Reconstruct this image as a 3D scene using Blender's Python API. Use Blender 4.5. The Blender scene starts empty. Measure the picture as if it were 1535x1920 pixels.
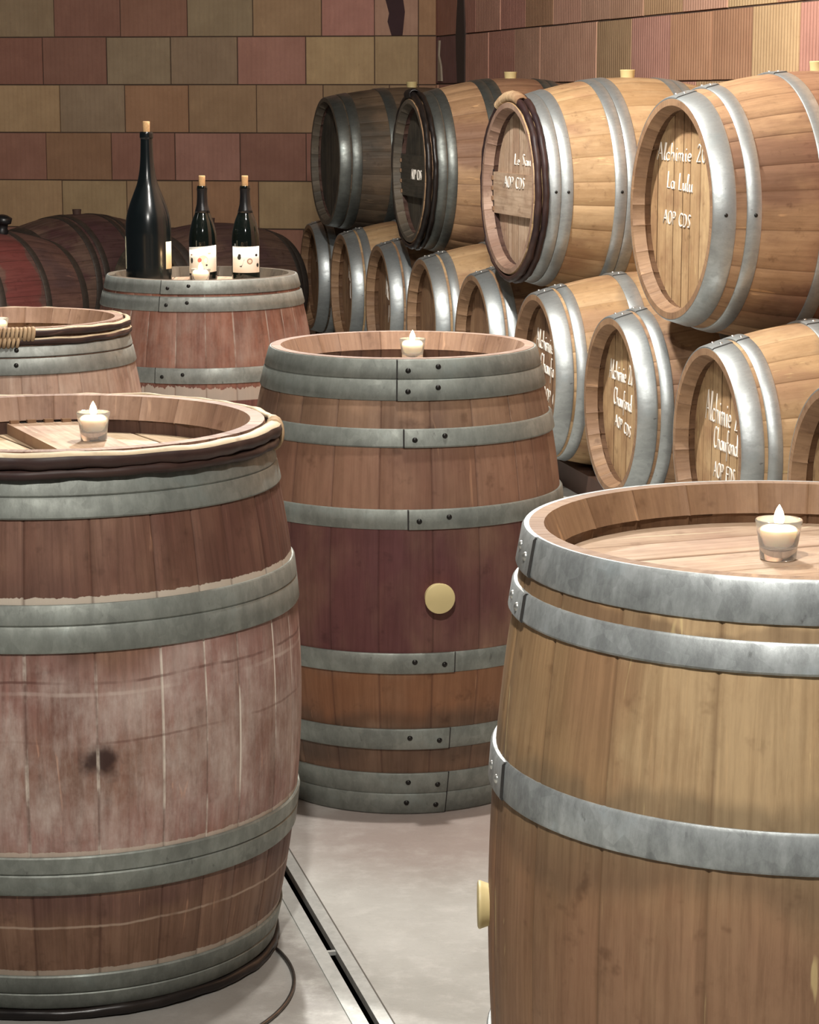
import bpy, bmesh, math, random
from mathutils import Vector, Matrix
PI = math.pi
C = bpy.context.scene.collection
R = random.Random(7)

# ------------------------------------------------------------------ helpers
def lin(c):
    return tuple(((v/255)/12.92 if v/255 <= .04045 else ((v/255+.055)/1.055)**2.4) for v in c)

def obj(name, bm, mats, parent=None, smooth=True):
    me = bpy.data.meshes.new(name)
    bm.normal_update()
    bm.to_mesh(me); bm.free()
    if smooth:
        for p in me.polygons: p.use_smooth = True
    if not isinstance(mats, (list, tuple)): mats = [mats]
    for m in mats: me.materials.append(m)
    o = bpy.data.objects.new(name, me); C.objects.link(o)
    if parent: o.parent = parent
    return o

def tag(o, label, cat, group=None):
    o['label'] = label; o['category'] = cat
    if group: o['group'] = group
    return o

def struct(o):
    o['kind'] = 'structure'; return o

def empty(name, label, cat, group=None):
    o = bpy.data.objects.new(name, None); C.objects.link(o)
    o.empty_display_size = .1
    return tag(o, label, cat, group)

def quad(bm, vs, mi=0):
    try:
        f = bm.faces.new(vs); f.material_index = mi; return f
    except ValueError:
        return None

def box(bm, x0, x1, y0, y1, z0, z1, M=None, mi=0):
    v = [bm.verts.new((M @ Vector(p)) if M else p) for p in
         ((x0,y0,z0),(x1,y0,z0),(x1,y1,z0),(x0,y1,z0),(x0,y0,z1),(x1,y0,z1),(x1,y1,z1),(x0,y1,z1))]
    for a in ((0,3,2,1),(4,5,6,7),(0,1,5,4),(1,2,6,5),(2,3,7,6),(3,0,4,7)): quad(bm, [v[i] for i in a], mi)

def lathe(bm, prof, n=48, mi=0, M=None):
    rings = []
    for (r, z) in prof:
        if r < 1e-6:
            p = Vector((0,0,z)); rings.append([bm.verts.new(M @ p if M else p)])
        else:
            rr = []
            for i in range(n):
                a = 2*PI*i/n; p = Vector((r*math.cos(a), r*math.sin(a), z)); rr.append(bm.verts.new(M @ p if M else p))
            rings.append(rr)
    for k in range(len(rings)-1):
        A, B = rings[k], rings[k+1]
        for i in range(n):
            j = (i+1) % n
            if len(A) == 1 and len(B) > 1: quad(bm, [A[0], B[j], B[i]], mi)
            elif len(B) == 1 and len(A) > 1: quad(bm, [A[i], A[j], B[0]], mi)
            elif len(A) > 1: quad(bm, [A[i], A[j], B[j], B[i]], mi)

def tube(bm, pts, r, n=6, closed=False, mi=0, cap=True):
    pts = [Vector(p) for p in pts]; N = len(pts); rings = []
    rs = r if isinstance(r, (list, tuple)) else [r]*N
    for i, p in enumerate(pts):
        a = pts[(i-1) % N] if (closed or i > 0) else p
        b = pts[(i+1) % N] if (closed or i < N-1) else p
        d = (b-a); d = d.normalized() if d.length > 1e-9 else Vector((0,0,1))
        u = d.cross(Vector((0,0,1)))
        if u.length < 1e-3: u = d.cross(Vector((0,1,0)))
        u.normalize(); w = u.cross(d)
        rings.append([bm.verts.new(p + rs[i]*(math.cos(2*PI*k/n)*u + math.sin(2*PI*k/n)*w)) for k in range(n)])
    for i in range(N if closed else N-1):
        A, B = rings[i], rings[(i+1) % N]
        for k in range(n): quad(bm, [A[k], A[(k+1) % n], B[(k+1) % n], B[k]], mi)
    if cap and not closed:
        quad(bm, rings[0][::-1], mi); quad(bm, rings[-1], mi)

# ------------------------------------------------------------------ materials
class NT:
    def __init__(s, name):
        s.m = bpy.data.materials.new(name); s.m.use_nodes = True
        s.t = s.m.node_tree; s.n = s.t.nodes; s.n.clear()
        s.out = s.n.new('ShaderNodeOutputMaterial'); s.b = s.n.new('ShaderNodeBsdfPrincipled')
        s.t.links.new(s.b.outputs[0], s.out.inputs[0])
    def l(s, a, b): s.t.links.new(a, b)
    def set(s, inp, v):
        if hasattr(v, 'is_linked') or hasattr(v, 'links'): s.l(v, inp)
        else: inp.default_value = v
    def node(s, typ, **k):
        n = s.n.new(typ)
        for a, b in k.items(): setattr(n, a, b)
        return n
    def math(s, op, a, b=0.0, c=None, clamp=False):
        n = s.node('ShaderNodeMath', operation=op, use_clamp=clamp)
        s.set(n.inputs[0], a); s.set(n.inputs[1], b)
        if c is not None: s.set(n.inputs[2], c)
        return n.outputs[0]
    def mix(s, f, a, b, mode='MIX'):
        n = s.node('ShaderNodeMix', data_type='RGBA', blend_type=mode)
        s.set(n.inputs[0], f)
        for i, v in ((6, a), (7, b)):
            if isinstance(v, tuple): v = (*v[:3], 1)
            s.set(n.inputs[i], v)
        return n.outputs[2]
    def map(s, vec, sc, loc=(0,0,0)):
        n = s.node('ShaderNodeMapping'); s.l(vec, n.inputs[0]); n.inputs[1].default_value = loc; n.inputs[3].default_value = sc
        return n.outputs[0]
    def noise(s, vec, scale, detail=4, rough=.55, dist=0):
        n = s.node('ShaderNodeTexNoise'); s.l(vec, n.inputs['Vector'])
        n.inputs['Scale'].default_value = scale; n.inputs['Detail'].default_value = detail
        n.inputs['Roughness'].default_value = rough; n.inputs['Distortion'].default_value = dist
        return n.outputs[0]
    def rng(s, v, a, b, c=0., d=1.):
        n = s.node('ShaderNodeMapRange'); n.interpolation_type = 'SMOOTHSTEP'
        s.set(n.inputs[0], v)
        for i, x in enumerate((a, b, c, d)): n.inputs[i+1].default_value = x
        return n.outputs[0]
    def attr(s, name, out=2):
        n = s.node('ShaderNodeAttribute'); n.attribute_name = name; return n.outputs[out]
    def bump(s, h, st, dist):
        n = s.node('ShaderNodeBump'); n.inputs['Strength'].default_value = st; n.inputs['Distance'].default_value = dist
        s.l(h, n.inputs['Height']); s.l(n.outputs[0], s.b.inputs['Normal'])
    def seedloc(s):
        return (R.uniform(0, 50), R.uniform(0, 50), R.uniform(0, 50))

def simple(name, col, rough=.6, metal=0, var=.12, scale=30):
    t = NT(name); tc = t.node('ShaderNodeTexCoord').outputs['Object']
    n = t.noise(tc, scale, 4)
    c = lin(col)
    t.l(t.mix(n, tuple(v*(1-var*1.5) for v in c), tuple(min(1, v*(1+var)) for v in c)), t.b.inputs['Base Color'])
    t.b.inputs['Roughness'].default_value = rough; t.b.inputs['Metallic'].default_value = metal
    return t.m

def wl(c, k=.16):
    c = lin(c); y = .3*c[0]+.55*c[1]+.15*c[2]
    return tuple((v+(y-v)*k)*.78 for v in c)

def wood(name, ca, cb, cc=None, bands=(), chalk=None, dust=(), joint=(40,28,20), jamt=.75, rough=.62, grain=.5, spots=(), scr=0.25, tonev=.35, cj=None, lines=()):
    """Stave or head wood.  bands: (colour, z0, z1, soft, strength) wine stains, tannin marks and painted shade in metres along
    the barrel; chalk: (colour, z0, z1, strength) dried dust; dust: z of the hoop edges where dust gathers."""
    t = NT(name)
    uv = t.node('ShaderNodeTexCoord').outputs['UV']; ob = t.node('ShaderNodeTexCoord').outputs['Object']
    sep = t.node('ShaderNodeSeparateXYZ'); t.l(ob, sep.inputs[0]); z = sep.outputs[2]
    tone = t.attr('tone'); jt = t.attr('joint')
    blot = t.noise(t.map(uv, (7, 3, 1), t.seedloc()), 1.6, 8, .68)
    f = t.math('ADD', t.math('MULTIPLY', t.math('SUBTRACT', blot, .5), 3.2), t.math('ADD', t.math('MULTIPLY', t.math('SUBTRACT', tone, .5), tonev*2.4), .5), clamp=True)
    col = t.mix(f, wl(ca), wl(cb))
    if cc:
        b2 = t.noise(t.map(ob, (3, 3, 1.6), t.seedloc()), 1.5, 4, .6)
        col = t.mix(t.rng(b2, .48, .66, 0, .85), col, wl(cc))
    wob = t.math('MULTIPLY', t.math('SUBTRACT', t.noise(t.map(ob, (1, 1, .6), t.seedloc()), 5, 4, .6), .5), .16)
    zz = t.math('ADD', z, wob)
    for (bc, z0, z1, soft, stg) in bands:
        w = t.math('MULTIPLY', t.rng(zz, z0-soft, z0+soft), t.rng(zz, z1-soft, z1+soft, 1, 0))
        pat = t.rng(t.noise(t.map(ob, (2.2, 2.2, 1.2), t.seedloc()), 2.2, 4, .6), .3, .6, .45, 1)
        col = t.mix(t.math('MULTIPLY', t.math('MULTIPLY', w, pat), stg), col, wl(bc))
    g = t.noise(t.map(uv, (85, 4.5, 1), t.seedloc()), 1.0, 7, .65, .4)
    col = t.mix(t.rng(g, .38, .68, 0, grain), col, t.mix(1, col, (.42, .36, .3), 'MULTIPLY'))
    g2 = t.noise(t.map(uv, (160, 9, 1), t.seedloc()), 1.0, 4, .6)
    col = t.mix(t.rng(g2, .55, .75, 0, grain*.8), col, t.mix(1, col, (1.35, 1.3, 1.25), 'MULTIPLY'))
    m1 = t.noise(t.map(ob, (1, 1, .55), t.seedloc()), 13, 8, .72)
    col = t.mix(t.rng(m1, .5, .72, 0, .42), col, t.mix(1, col, (.6, .55, .5), 'MULTIPLY'))
    col = t.mix(t.rng(m1, .5, .3, 0, .3), col, t.mix(1, col, (1.28, 1.24, 1.2), 'MULTIPLY'))
    # pale scratches and dark flecks of handling
    s1 = t.noise(t.map(uv, (42, 5, 1), t.seedloc()), 1.0, 3, .5, 1.2)
    col = t.mix(t.rng(s1, .68, .74, 0, scr), col, tuple(min(1, v*1.9+.03) for v in lin(cb)))
    s2 = t.noise(t.map(ob, (1, 1, 1), t.seedloc()), 26, 3, .6)
    col = t.mix(t.rng(s2, .58, .76, 0, .5), col, t.mix(1, col, (.4, .33, .28), 'MULTIPLY'))
    if chalk:
        cc_, z0, z1, stg = chalk
        w = t.math('MULTIPLY', t.rng(zz, z0-.03, z0+.05), t.rng(zz, z1-.06, z1+.03, 1, 0))
        n1 = t.rng(t.noise(t.map(ob, (1, 1, .8), t.seedloc()), 7, 6, .7), .36, .72)
        n2 = t.rng(t.noise(t.map(uv, (60, 14, 1), t.seedloc()), 1, 6, .7), .4, .72)
        m = t.math('MULTIPLY', t.math('MULTIPLY', w, t.math('ADD', t.math('MULTIPLY', n1, .75), t.math('MULTIPLY', n2, .4), clamp=True)), stg)
        col = t.mix(m, col, lin(cc_))
    for (dz, dw, stg) in dust:
        dn = t.noise(t.map(uv, (40, 1, 1), t.seedloc()), 1.2, 5, .7)
        up = t.math('ADD', dz+dw*.2, t.math('MULTIPLY', dn, dw))
        w = t.math('MULTIPLY', t.math('GREATER_THAN', z, dz-.004), t.math('LESS_THAN', z, up))
        col = t.mix(t.math('MULTIPLY', w, stg), col, lin((196, 184, 168)))
    for (px, py, pz, pr, pc, stg) in spots:
        d = t.node('ShaderNodeVectorMath', operation='DISTANCE'); t.l(ob, d.inputs[0]); d.inputs[1].default_value = (px, py, pz)
        dd = t.math('ADD', d.outputs['Value'], t.math('MULTIPLY', t.math('SUBTRACT', s2, .5), pr*1.6))
        col = t.mix(t.rng(dd, pr*.3, pr*1.15, stg, 0), col, lin(pc))
    col = t.mix(t.math('MULTIPLY', jt, jamt), col, lin(joint))
    if cj:
        z0, z1, stg = cj
        w = t.math('MULTIPLY', t.rng(zz, z0-.02, z0+.02), t.rng(zz, z1-.02, z1+.02, 1, 0))
        n1 = t.rng(t.noise(t.map(ob, (1, 1, .7), t.seedloc()), 9, 5, .65), .42, .62)
        col = t.mix(t.math('MULTIPLY', t.math('MULTIPLY', t.rng(jt, .05, .6), w), t.math('MULTIPLY', n1, stg)), col, lin((214, 202, 188)))
    for (lz, hw, lc, stg) in lines:
        zl = t.math('ADD', z, t.math('MULTIPLY', wob, .12))
        w = t.math('MULTIPLY', t.rng(zl, lz-hw*1.5, lz-hw*.4), t.rng(zl, lz+hw*.4, lz+hw*1.5, 1, 0))
        n1 = t.rng(t.noise(t.map(ob, (1, 1, .2), t.seedloc()), 5, 5, .65), .38, .55)
        col = t.mix(t.math('MULTIPLY', t.math('MULTIPLY', w, n1), stg), col, lin(lc))
    t.l(col, t.b.inputs['Base Color'])
    t.set(t.b.inputs['Roughness'], t.rng(g, .2, .8, rough-.08, rough+.12))
    t.b.inputs['Specular IOR Level'].default_value = .35
    t.bump(t.math('ADD', g, t.math('MULTIPLY', s2, .5)), .35, .0018)
    return t.m

def galv(name, col, metal=.75, rough=.42, var=.3, rust=.15):
    t = NT(name); ob = t.node('ShaderNodeTexCoord').outputs['Object']
    c = lin(col)
    n1 = t.noise(t.map(ob, (1, 1, 1), t.seedloc()), 9, 6, .65)
    n2 = t.noise(t.map(ob, (1, 1, .35), t.seedloc()), 42, 6, .75)
    v = t.node('ShaderNodeTexVoronoi'); t.l(t.map(ob, (1, 1, 1), t.seedloc()), v.inputs['Vector']); v.inputs['Scale'].default_value = 55
    vs = t.node('ShaderNodeSeparateColor'); t.l(v.outputs['Color'], vs.inputs[0])
    f = t.math('ADD', t.math('MULTIPLY', n1, .5), t.math('ADD', t.math('MULTIPLY', n2, .45), t.math('MULTIPLY', vs.outputs[0], .07)))
    colr = t.mix(t.rng(f, .3, .82), tuple(x*(1-var*1.35) for x in c), tuple(min(1, x*(1+var)) for x in c))
    colr = t.mix(t.rng(n1, .55, .7, 0, .35), colr, (c[0]*.86, c[1]*.99, c[2]*1.06))
    colr = t.mix(t.rng(n2, .6, .75, 0, rust), colr, lin((104, 78, 58)))
    dk = t.noise(t.map(ob, (1, 1, .5), t.seedloc()), 70, 4, .6)
    colr = t.mix(t.rng(dk, .66, .76, 0, .5), colr, lin((62, 60, 58)))
    t.l(colr, t.b.inputs['Base Color'])
    t.b.inputs['Metallic'].default_value = metal
    t.set(t.b.inputs['Roughness'], t.rng(f, .3, .8, rough+.14, rough-.05))
    t.bump(t.math('ADD', n2, t.math('MULTIPLY', n1, .7)), .16, .003)
    return t.m

def glass(name, col, rough=.02, trans=1., ior=1.5):
    t = NT(name); t.b.inputs['Base Color'].default_value = (*lin(col), 1)
    t.b.inputs['Roughness'].default_value = rough; t.b.inputs['Transmission Weight'].default_value = trans; t.b.inputs['IOR'].default_value = ior
    return t.m

def emis(name, col, st):
    t = NT(name); t.b.inputs['Base Color'].default_value = (*col, 1); t.b.inputs['Emission Color'].default_value = (*col, 1); t.b.inputs['Emission Strength'].default_value = st
    return t.m

M_steel_grey = galv('galvanised_grey', (150, 153, 147), .55, .5)
M_steel_dark = galv('galvanised_dull', (136, 140, 133), .45, .52)
M_steel_bright = galv('galvanised_bright', (186, 191, 191), .55, .44, .42, .08)
M_steel_rack = galv('galvanised_rack', (176, 181, 181), .75, .36, .22, .06)
M_steel_back = galv('galvanised_back', (120, 124, 120), .8, .36)  # darker steel for the hoops of the back upper barrels
M_steel_rust = galv('dark_rusty_steel', (78, 70, 64), .4, .5, .3, .4)
M_rivet = galv('rivet_steel', (120, 118, 112), .8, .35)
M_rivet_bright = galv('rivet_bright', (205, 205, 200), .85, .3)
M_seam = simple('seam_dark', (44, 42, 40), .8)
M_rivet_black = simple('rivet_black', (38, 36, 34), .4, .6)
M_bung = simple('cream_silicone', (204, 186, 134), .5, 0, .05)
M_cork = simple('cork', (214, 172, 122), .85, 0, .25, 220)
M_white = simple('white_chalk', (240, 232, 220), .9, 0, .05)
M_bark = wood('withy_bark', (58, 36, 36), (84, 58, 48), (42, 26, 34), rough=.5, grain=.6, scr=.5)
M_split = wood('split_withy', (206, 180, 138), (226, 204, 166), grain=.3, rough=.6)
M_lightbark = wood('pale_binding', (206, 164, 112), (244, 222, 180), (150, 104, 64), grain=.6, tonev=0)
M_blackbark = wood('wet_black_withy', (26, 22, 22), (48, 40, 36), rough=.35, grain=.6)
M_darkrub = simple('black_rubber', (24, 24, 26), .35)
M_beam = wood('beam_wood', (96, 66, 52), (126, 90, 70))

W_A = wood('staves_left_barrel', (122, 82, 62), (156, 114, 88), (104, 70, 56),
           bands=[((112, 66, 52), .69, .83, .02, .7), ((172, 118, 106), .27, .63, .03, .85), ((136, 98, 66), .36, .5, .05, .45), ((128, 92, 66), .05, .23, .03, .6), ((88, 48, 54), .185, .235, .015, .6)],
           chalk=((206, 192, 182), .265, .62, .62), dust=[(.692, .013, .85), (.082, .009, .5), (.288, .009, .6)], joint=(70, 44, 34), jamt=.55,
           spots=[(.115, -.385, .44, .035, (46, 26, 22), .9), (-.08, -.40, .575, .022, (74, 48, 52), .6)], scr=.35, cj=(.27, .62, .85),
           lines=[(.570, .0022, (92, 58, 50), .75), (.474, .002, (98, 62, 52), .5), (.552, .003, (208, 192, 180), .35), (.165, .002, (200, 180, 160), .4)])
W_B = wood('staves_centre_barrel', (150, 112, 82), (180, 138, 104), (128, 92, 70),
           bands=[((154, 98, 74), .62, .79, .03, .5), ((104, 50, 55), .335, .62, .012, .92), ((146, 90, 46), .19, .325, .02, .8), ((66, 56, 46), .13, .225, .02, .65), ((92, 68, 52), .0, .15, .02, .7), ((100, 74, 60), .79, .85, .01, .3)],  # dark low bands put the shade at the barrel's foot into the colour
           joint=(60, 34, 30), jamt=.4, grain=.3, scr=.16, tonev=.22)
W_C = wood('staves_right_barrel', (182, 142, 92), (208, 172, 120), (174, 130, 86),
           bands=[((164, 112, 74), .0, .64, .03, .65), ((150, 100, 80), .2, .58, .05, .3), ((128, 110, 82), .655, .72, .015, .6), ((112, 90, 68), .59, .66, .02, .5), ((120, 92, 66), .885, .912, .004, .6)],
           joint=(98, 72, 48), jamt=.5, grain=.42, scr=.35, tonev=.5)
W_D = wood('staves_bottle_barrel', (140, 82, 62), (168, 106, 80), (124, 76, 62),
           chalk=((190, 172, 158), .66, .88, .35), dust=[(.6, .05, .6)], cj=(.68, .9, .4), bands=[((96, 50, 54), .3, .63, .02, .7)], joint=(104, 74, 60), jamt=.5)
W_E = wood('staves_binding_barrel', (172, 130, 108), (194, 156, 130), (152, 110, 92), chalk=((206, 190, 174), .5, .85, .35), joint=(120, 90, 74), jamt=.4)
W_oak = wood('staves_pale_oak', (186, 146, 94), (212, 174, 122), (168, 124, 84), bands=[((120, 104, 84), .61, .68, .02, .4)], joint=(120, 88, 56), jamt=.45, grain=.2, tonev=.35)
W_oak2 = wood('staves_aged_oak', (166, 124, 82), (192, 150, 104), (142, 100, 72), bands=[((146, 92, 72), .3, .66, .06, .45)], joint=(96, 68, 48), jamt=.5, grain=.3)
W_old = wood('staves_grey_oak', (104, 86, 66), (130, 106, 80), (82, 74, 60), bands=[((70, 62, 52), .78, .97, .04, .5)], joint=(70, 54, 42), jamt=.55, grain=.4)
W_bg1 = wood('staves_wine_red', (112, 78, 70), (134, 96, 82), (100, 74, 72), bands=[((140, 62, 58), .36, .56, .006, .85)], joint=(54, 34, 30), jamt=.5)
W_bg2 = wood('staves_dark_wine', (112, 88, 76), (130, 100, 84), (96, 58, 62), bands=[((92, 56, 64), .38, .62, .05, .7)], joint=(48, 30, 30), jamt=.5)
W_bg3 = wood('staves_dark_purple', (112, 84, 74), (132, 100, 82), (94, 62, 66), bands=[((88, 58, 66), .3, .62, .05, .7)], joint=(48, 30, 30), jamt=.5)
Hd_pale = wood('head_pale', (218, 186, 142), (234, 206, 168), grain=.3, joint=(120, 92, 66))
Hd_dusty = wood('head_dusty', (196, 160, 126), (222, 190, 158), (184, 144, 116), grain=.4, joint=(120, 92, 70))
Hd_oak = wood('head_oak', (190, 148, 96), (214, 176, 122), (172, 128, 84), grain=.35, joint=(92, 64, 40))
Hd_oak2 = wood('head_aged', (158, 116, 78), (184, 142, 100), (142, 104, 76), grain=.4, joint=(80, 56, 38))
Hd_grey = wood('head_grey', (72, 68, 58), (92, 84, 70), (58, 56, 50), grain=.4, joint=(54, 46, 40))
Ch_warm = wood('chime_warm', (170, 134, 110), (194, 158, 132), (150, 114, 94), grain=.3, joint=(100, 72, 54), jamt=.4)
Ch_oak = wood('chime_oak', (150, 112, 78), (174, 134, 94), grain=.3, joint=(110, 80, 56), jamt=.4)
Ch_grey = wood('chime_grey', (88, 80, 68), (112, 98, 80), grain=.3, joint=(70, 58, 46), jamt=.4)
Cr_dark = wood('croze_stained', (84, 58, 50), (106, 76, 62), (68, 44, 42), grain=.4, joint=(50, 32, 28))
Cr_oak = wood('croze_oak', (104, 72, 44), (124, 88, 56), grain=.4, joint=(80, 56, 36))

# ------------------------------------------------------------------ barrel
class Barrel:
    def __init__(s, H, rh, rb): s.H, s.rh, s.rb = H, rh, rb
    def r(s, z): return s.rb - (s.rb-s.rh)*abs(2*z/s.H-1)**2

def set_layers(bm):
    return bm.faces.layers.float.new('tone'), bm.verts.layers.float.new('joint'), bm.loops.layers.uv.new('UVMap')

def shell(B, n, rnd, recess, mats, parent, chime=.038, lip=.020, wav=.006):
    """staves: outer skin, flat stave ends, bevelled chime and croze wall at both ends; three materials"""
    bm = bmesh.new(); tl, jl, uv = set_layers(bm)
    ws = [rnd.uniform(.7, 1.3) for _ in range(n)]; tot = sum(ws); a = rnd.uniform(0, 6)
    starts = []
    cols = []                                   # (angle, joint?, stave)
    tones = [rnd.random() for _ in range(n)]; offs = [rnd.uniform(0, 9) for _ in range(n)]
    for i in range(n):
        da = 2*PI*ws[i]/tot
        for k, fr in enumerate((0, .035, .35, .65, .965)):
            cols.append((a+da*fr, k == 0, i)); starts.append(a)
        a += da
    K = len(cols)
    H = B.H
    prof = []                                   # (z, radius function, material of the strip that follows)
    Z = [H*k/26 for k in range(27)]
    for z in Z: prof.append((z, B.r(z), 0))
    ri = B.rh-lip
    prof[-1] = (H, B.rh, 1)
    prof.append((H, ri, 1))
    prof.append((H-chime, ri-.014, 2))
    prof.append((H-chime-.001, ri-.011, 2))
    prof.append((H-recess-.02, ri-.008, 2))
    low = [(0, ri, 1), (recess+.02, ri-.008, 1)]
    rings = []
    for pi, (z, r, mi) in enumerate(prof):
        ring = []
        for (ang, j, st) in cols:
            rr = r - (.0016 if (j and pi < 27) else 0) - (.003 if (j and pi in (28, 29)) else 0)
            zz = z
            if pi in (29, 30):
                zz = z + wav*math.cos((ang*n/2/PI*1.0)*2*PI*.98) + .3*wav*math.sin(ang*7)
            v = bm.verts.new((rr*math.cos(ang), rr*math.sin(ang), zz)); v[jl] = 1. if j else 0.
            ring.append(v)
        rings.append(ring)
    lowr = []
    for (z, r, mi) in low:
        lowr.append([bm.verts.new((r*math.cos(an), r*math.sin(an), z)) for (an, j, st) in cols])
    def strip(P, Q, mi, flip=False):
        for k in range(K):
            k2 = (k+1) % K; st = cols[k][2]
            vs = [P[k], P[k2], Q[k2], Q[k]]
            if flip: vs = vs[::-1]
            f = quad(bm, vs, mi)
            if f is None: continue
            f[tl] = tones[st]
            for lp in f.loops:
                co = lp.vert.co; an = math.atan2(co.y, co.x)
                d = (an-starts[k]+.5) % (2*PI) - .5
                lp[uv].uv = (offs[st]+d*B.rb+ (k % 5)*.0, co.z + (math.hypot(co.x, co.y) if mi else 0)+offs[st])
    for i in range(len(prof)-1): strip(rings[i], rings[i+1], prof[i][2])
    strip(lowr[0], rings[0], 1); strip(lowr[1], lowr[0], 1)
    o = obj('staves', bm, mats, parent)
    o.data.set_sharp_from_angle(angle=math.radians(38))
    return ri-.008

def head(B, z, r, mat, parent, rnd, rot=0., nb=8, up=1, name='head', t=.016):
    """round head of jointed boards, face at z pointing along +Z*up"""
    bm = bmesh.new(); tl, jl, uv = set_layers(bm)
    ws = [rnd.uniform(.7, 1.3) for _ in range(nb)]; tot = sum(ws); x = -r; c, s_ = math.cos(rot), math.sin(rot)
    for i in range(nb):
        x1 = x + 2*r*ws[i]/tot; g = .0011; tone = rnd.random(); off = rnd.uniform(0, 9); dz = rnd.uniform(-.0006, .0006)
        xs = [x+g, x+g+.003] + [x+(x1-x)*k/6 for k in range(1, 6)] + [x1-g-.003, x1-g]
        top, bot = [], []
        for k, xx in enumerate(xs):
            h = math.sqrt(max(r*r-xx*xx, 1e-6)); ed = k in (0, len(xs)-1)
            for sy, lst in ((1, top), (-1, bot)):
                py = sy*h
                v = bm.verts.new((c*xx-s_*py, s_*xx+c*py, z+up*(dz-(.0012 if ed else 0)))); v[jl] = 1. if ed else 0.
                lst.append((v, xx, py))
        for k in range(len(xs)-1):
            q = [bot[k], bot[k+1], top[k+1], top[k]]
            if up < 0: q = q[::-1]
            f = quad(bm, [a[0] for a in q])
            if f is None: continue
            f[tl] = tone
            for lp, a in zip(f.loops, q): lp[uv].uv = (a[1]+off, a[2]+off)
        x = x1
    # backing
    ring = [bm.verts.new((r*math.cos(2*PI*i/64), r*math.sin(2*PI*i/64), z-up*t)) for i in range(64)]
    rin2 = [bm.verts.new((r*math.cos(2*PI*i/64), r*math.sin(2*PI*i/64), z-up*.003)) for i in range(64)]
    quad(bm, ring[::-1] if up > 0 else ring); quad(bm, rin2 if up > 0 else rin2[::-1])
    for i in range(64): quad(bm, [ring[i], ring[(i+1) % 64], rin2[(i+1) % 64], rin2[i]])
    return obj(name, bm, mat, parent, smooth=False)

def hoop(B, z0, z1, mat, parent, lap=-PI/2, sgn=1, rivets=2, rivmat=None, t=.0022, gap=.0012, n=128, rivsp=.06, flare=0., riv_first=.02, nails=()):
    """flat steel band wound as one turn whose end overlaps its start (the lap seam), with riveted lap"""
    bm = bmesh.new(); rows = []
    rm = (B.r(z0)+B.r(z1))/2
    nn = n
    for i in range(nn+1):
        a = lap + sgn*2*PI*i/nn
        ov = t*1.35*(1-i/nn)
        ring = []
        for (dz, dr) in ((0, 0), (.08, t), (.92, t), (1, 0)):
            z = z0+(z1-z0)*dz
            rr = B.r(z)+gap+dr+ov
            ring.append(bm.verts.new((rr*math.cos(a), rr*math.sin(a), z)))
        for (z,) in ((z1,), (z0,)):
            rr = B.r(z)-.002
            ring.append(bm.verts.new((rr*math.cos(a), rr*math.sin(a), z)))
        rows.append(ring)
    for i in range(nn):
        for k in range(6):
            v = [rows[i][k], rows[i+1][k], rows[i+1][(k+1) % 6], rows[i][(k+1) % 6]]
            quad(bm, v if sgn > 0 else v[::-1])
    quad(bm, rows[0][::-1] if sgn > 0 else rows[0]); quad(bm, rows[-1] if sgn > 0 else rows[-1][::-1])
    a = lap - sgn*.0032/rm; low = []                # dark step where the outer end lies on the band
    for (dz, dr) in ((0, -.001), (.0, t), (1, t), (1, -.001)):
        z = z0+(z1-z0)*dz; rr = B.r(z)+gap+dr+.0005
        low.append(bm.verts.new((rr*math.cos(a), rr*math.sin(a), z)))
    hi = [rows[0][i] for i in (0, 1, 2, 3)]
    for q in ((low[1], hi[1], hi[2], low[2]), (low[0], hi[0], hi[1], low[1]), (low[2], hi[2], hi[3], low[3])): quad(bm, q if sgn > 0 else q[::-1], 1)
    o = obj('hoop', bm, [mat, M_seam], parent); o.data.set_sharp_from_angle(angle=math.radians(40))
    for k in range(rivets+len(nails)):
        a = lap + sgn*(riv_first+rivsp*k)/rm if k < rivets else nails[k-rivets]
        zc = (z0+z1)/2 + (.004 if k % 2 else -.003)
        rr = B.r(zc)+gap+t*2-.0005
        bm = bmesh.new()
        d = Vector((math.cos(a), math.sin(a), 0)); M = Matrix.Translation(d*rr+Vector((0, 0, zc))) @ d.to_track_quat('Z', 'Y').to_matrix().to_4x4()
        lathe(bm, [(.0058, 0), (.0056, .0016), (.0042, .0034), (.002, .0044), (0, .0047)], 12, M=M)
        obj('rivet' if k < rivets else 'nail', bm, (rivmat or M_rivet) if k < rivets else M_rivet_black, o)
    return o

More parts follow.
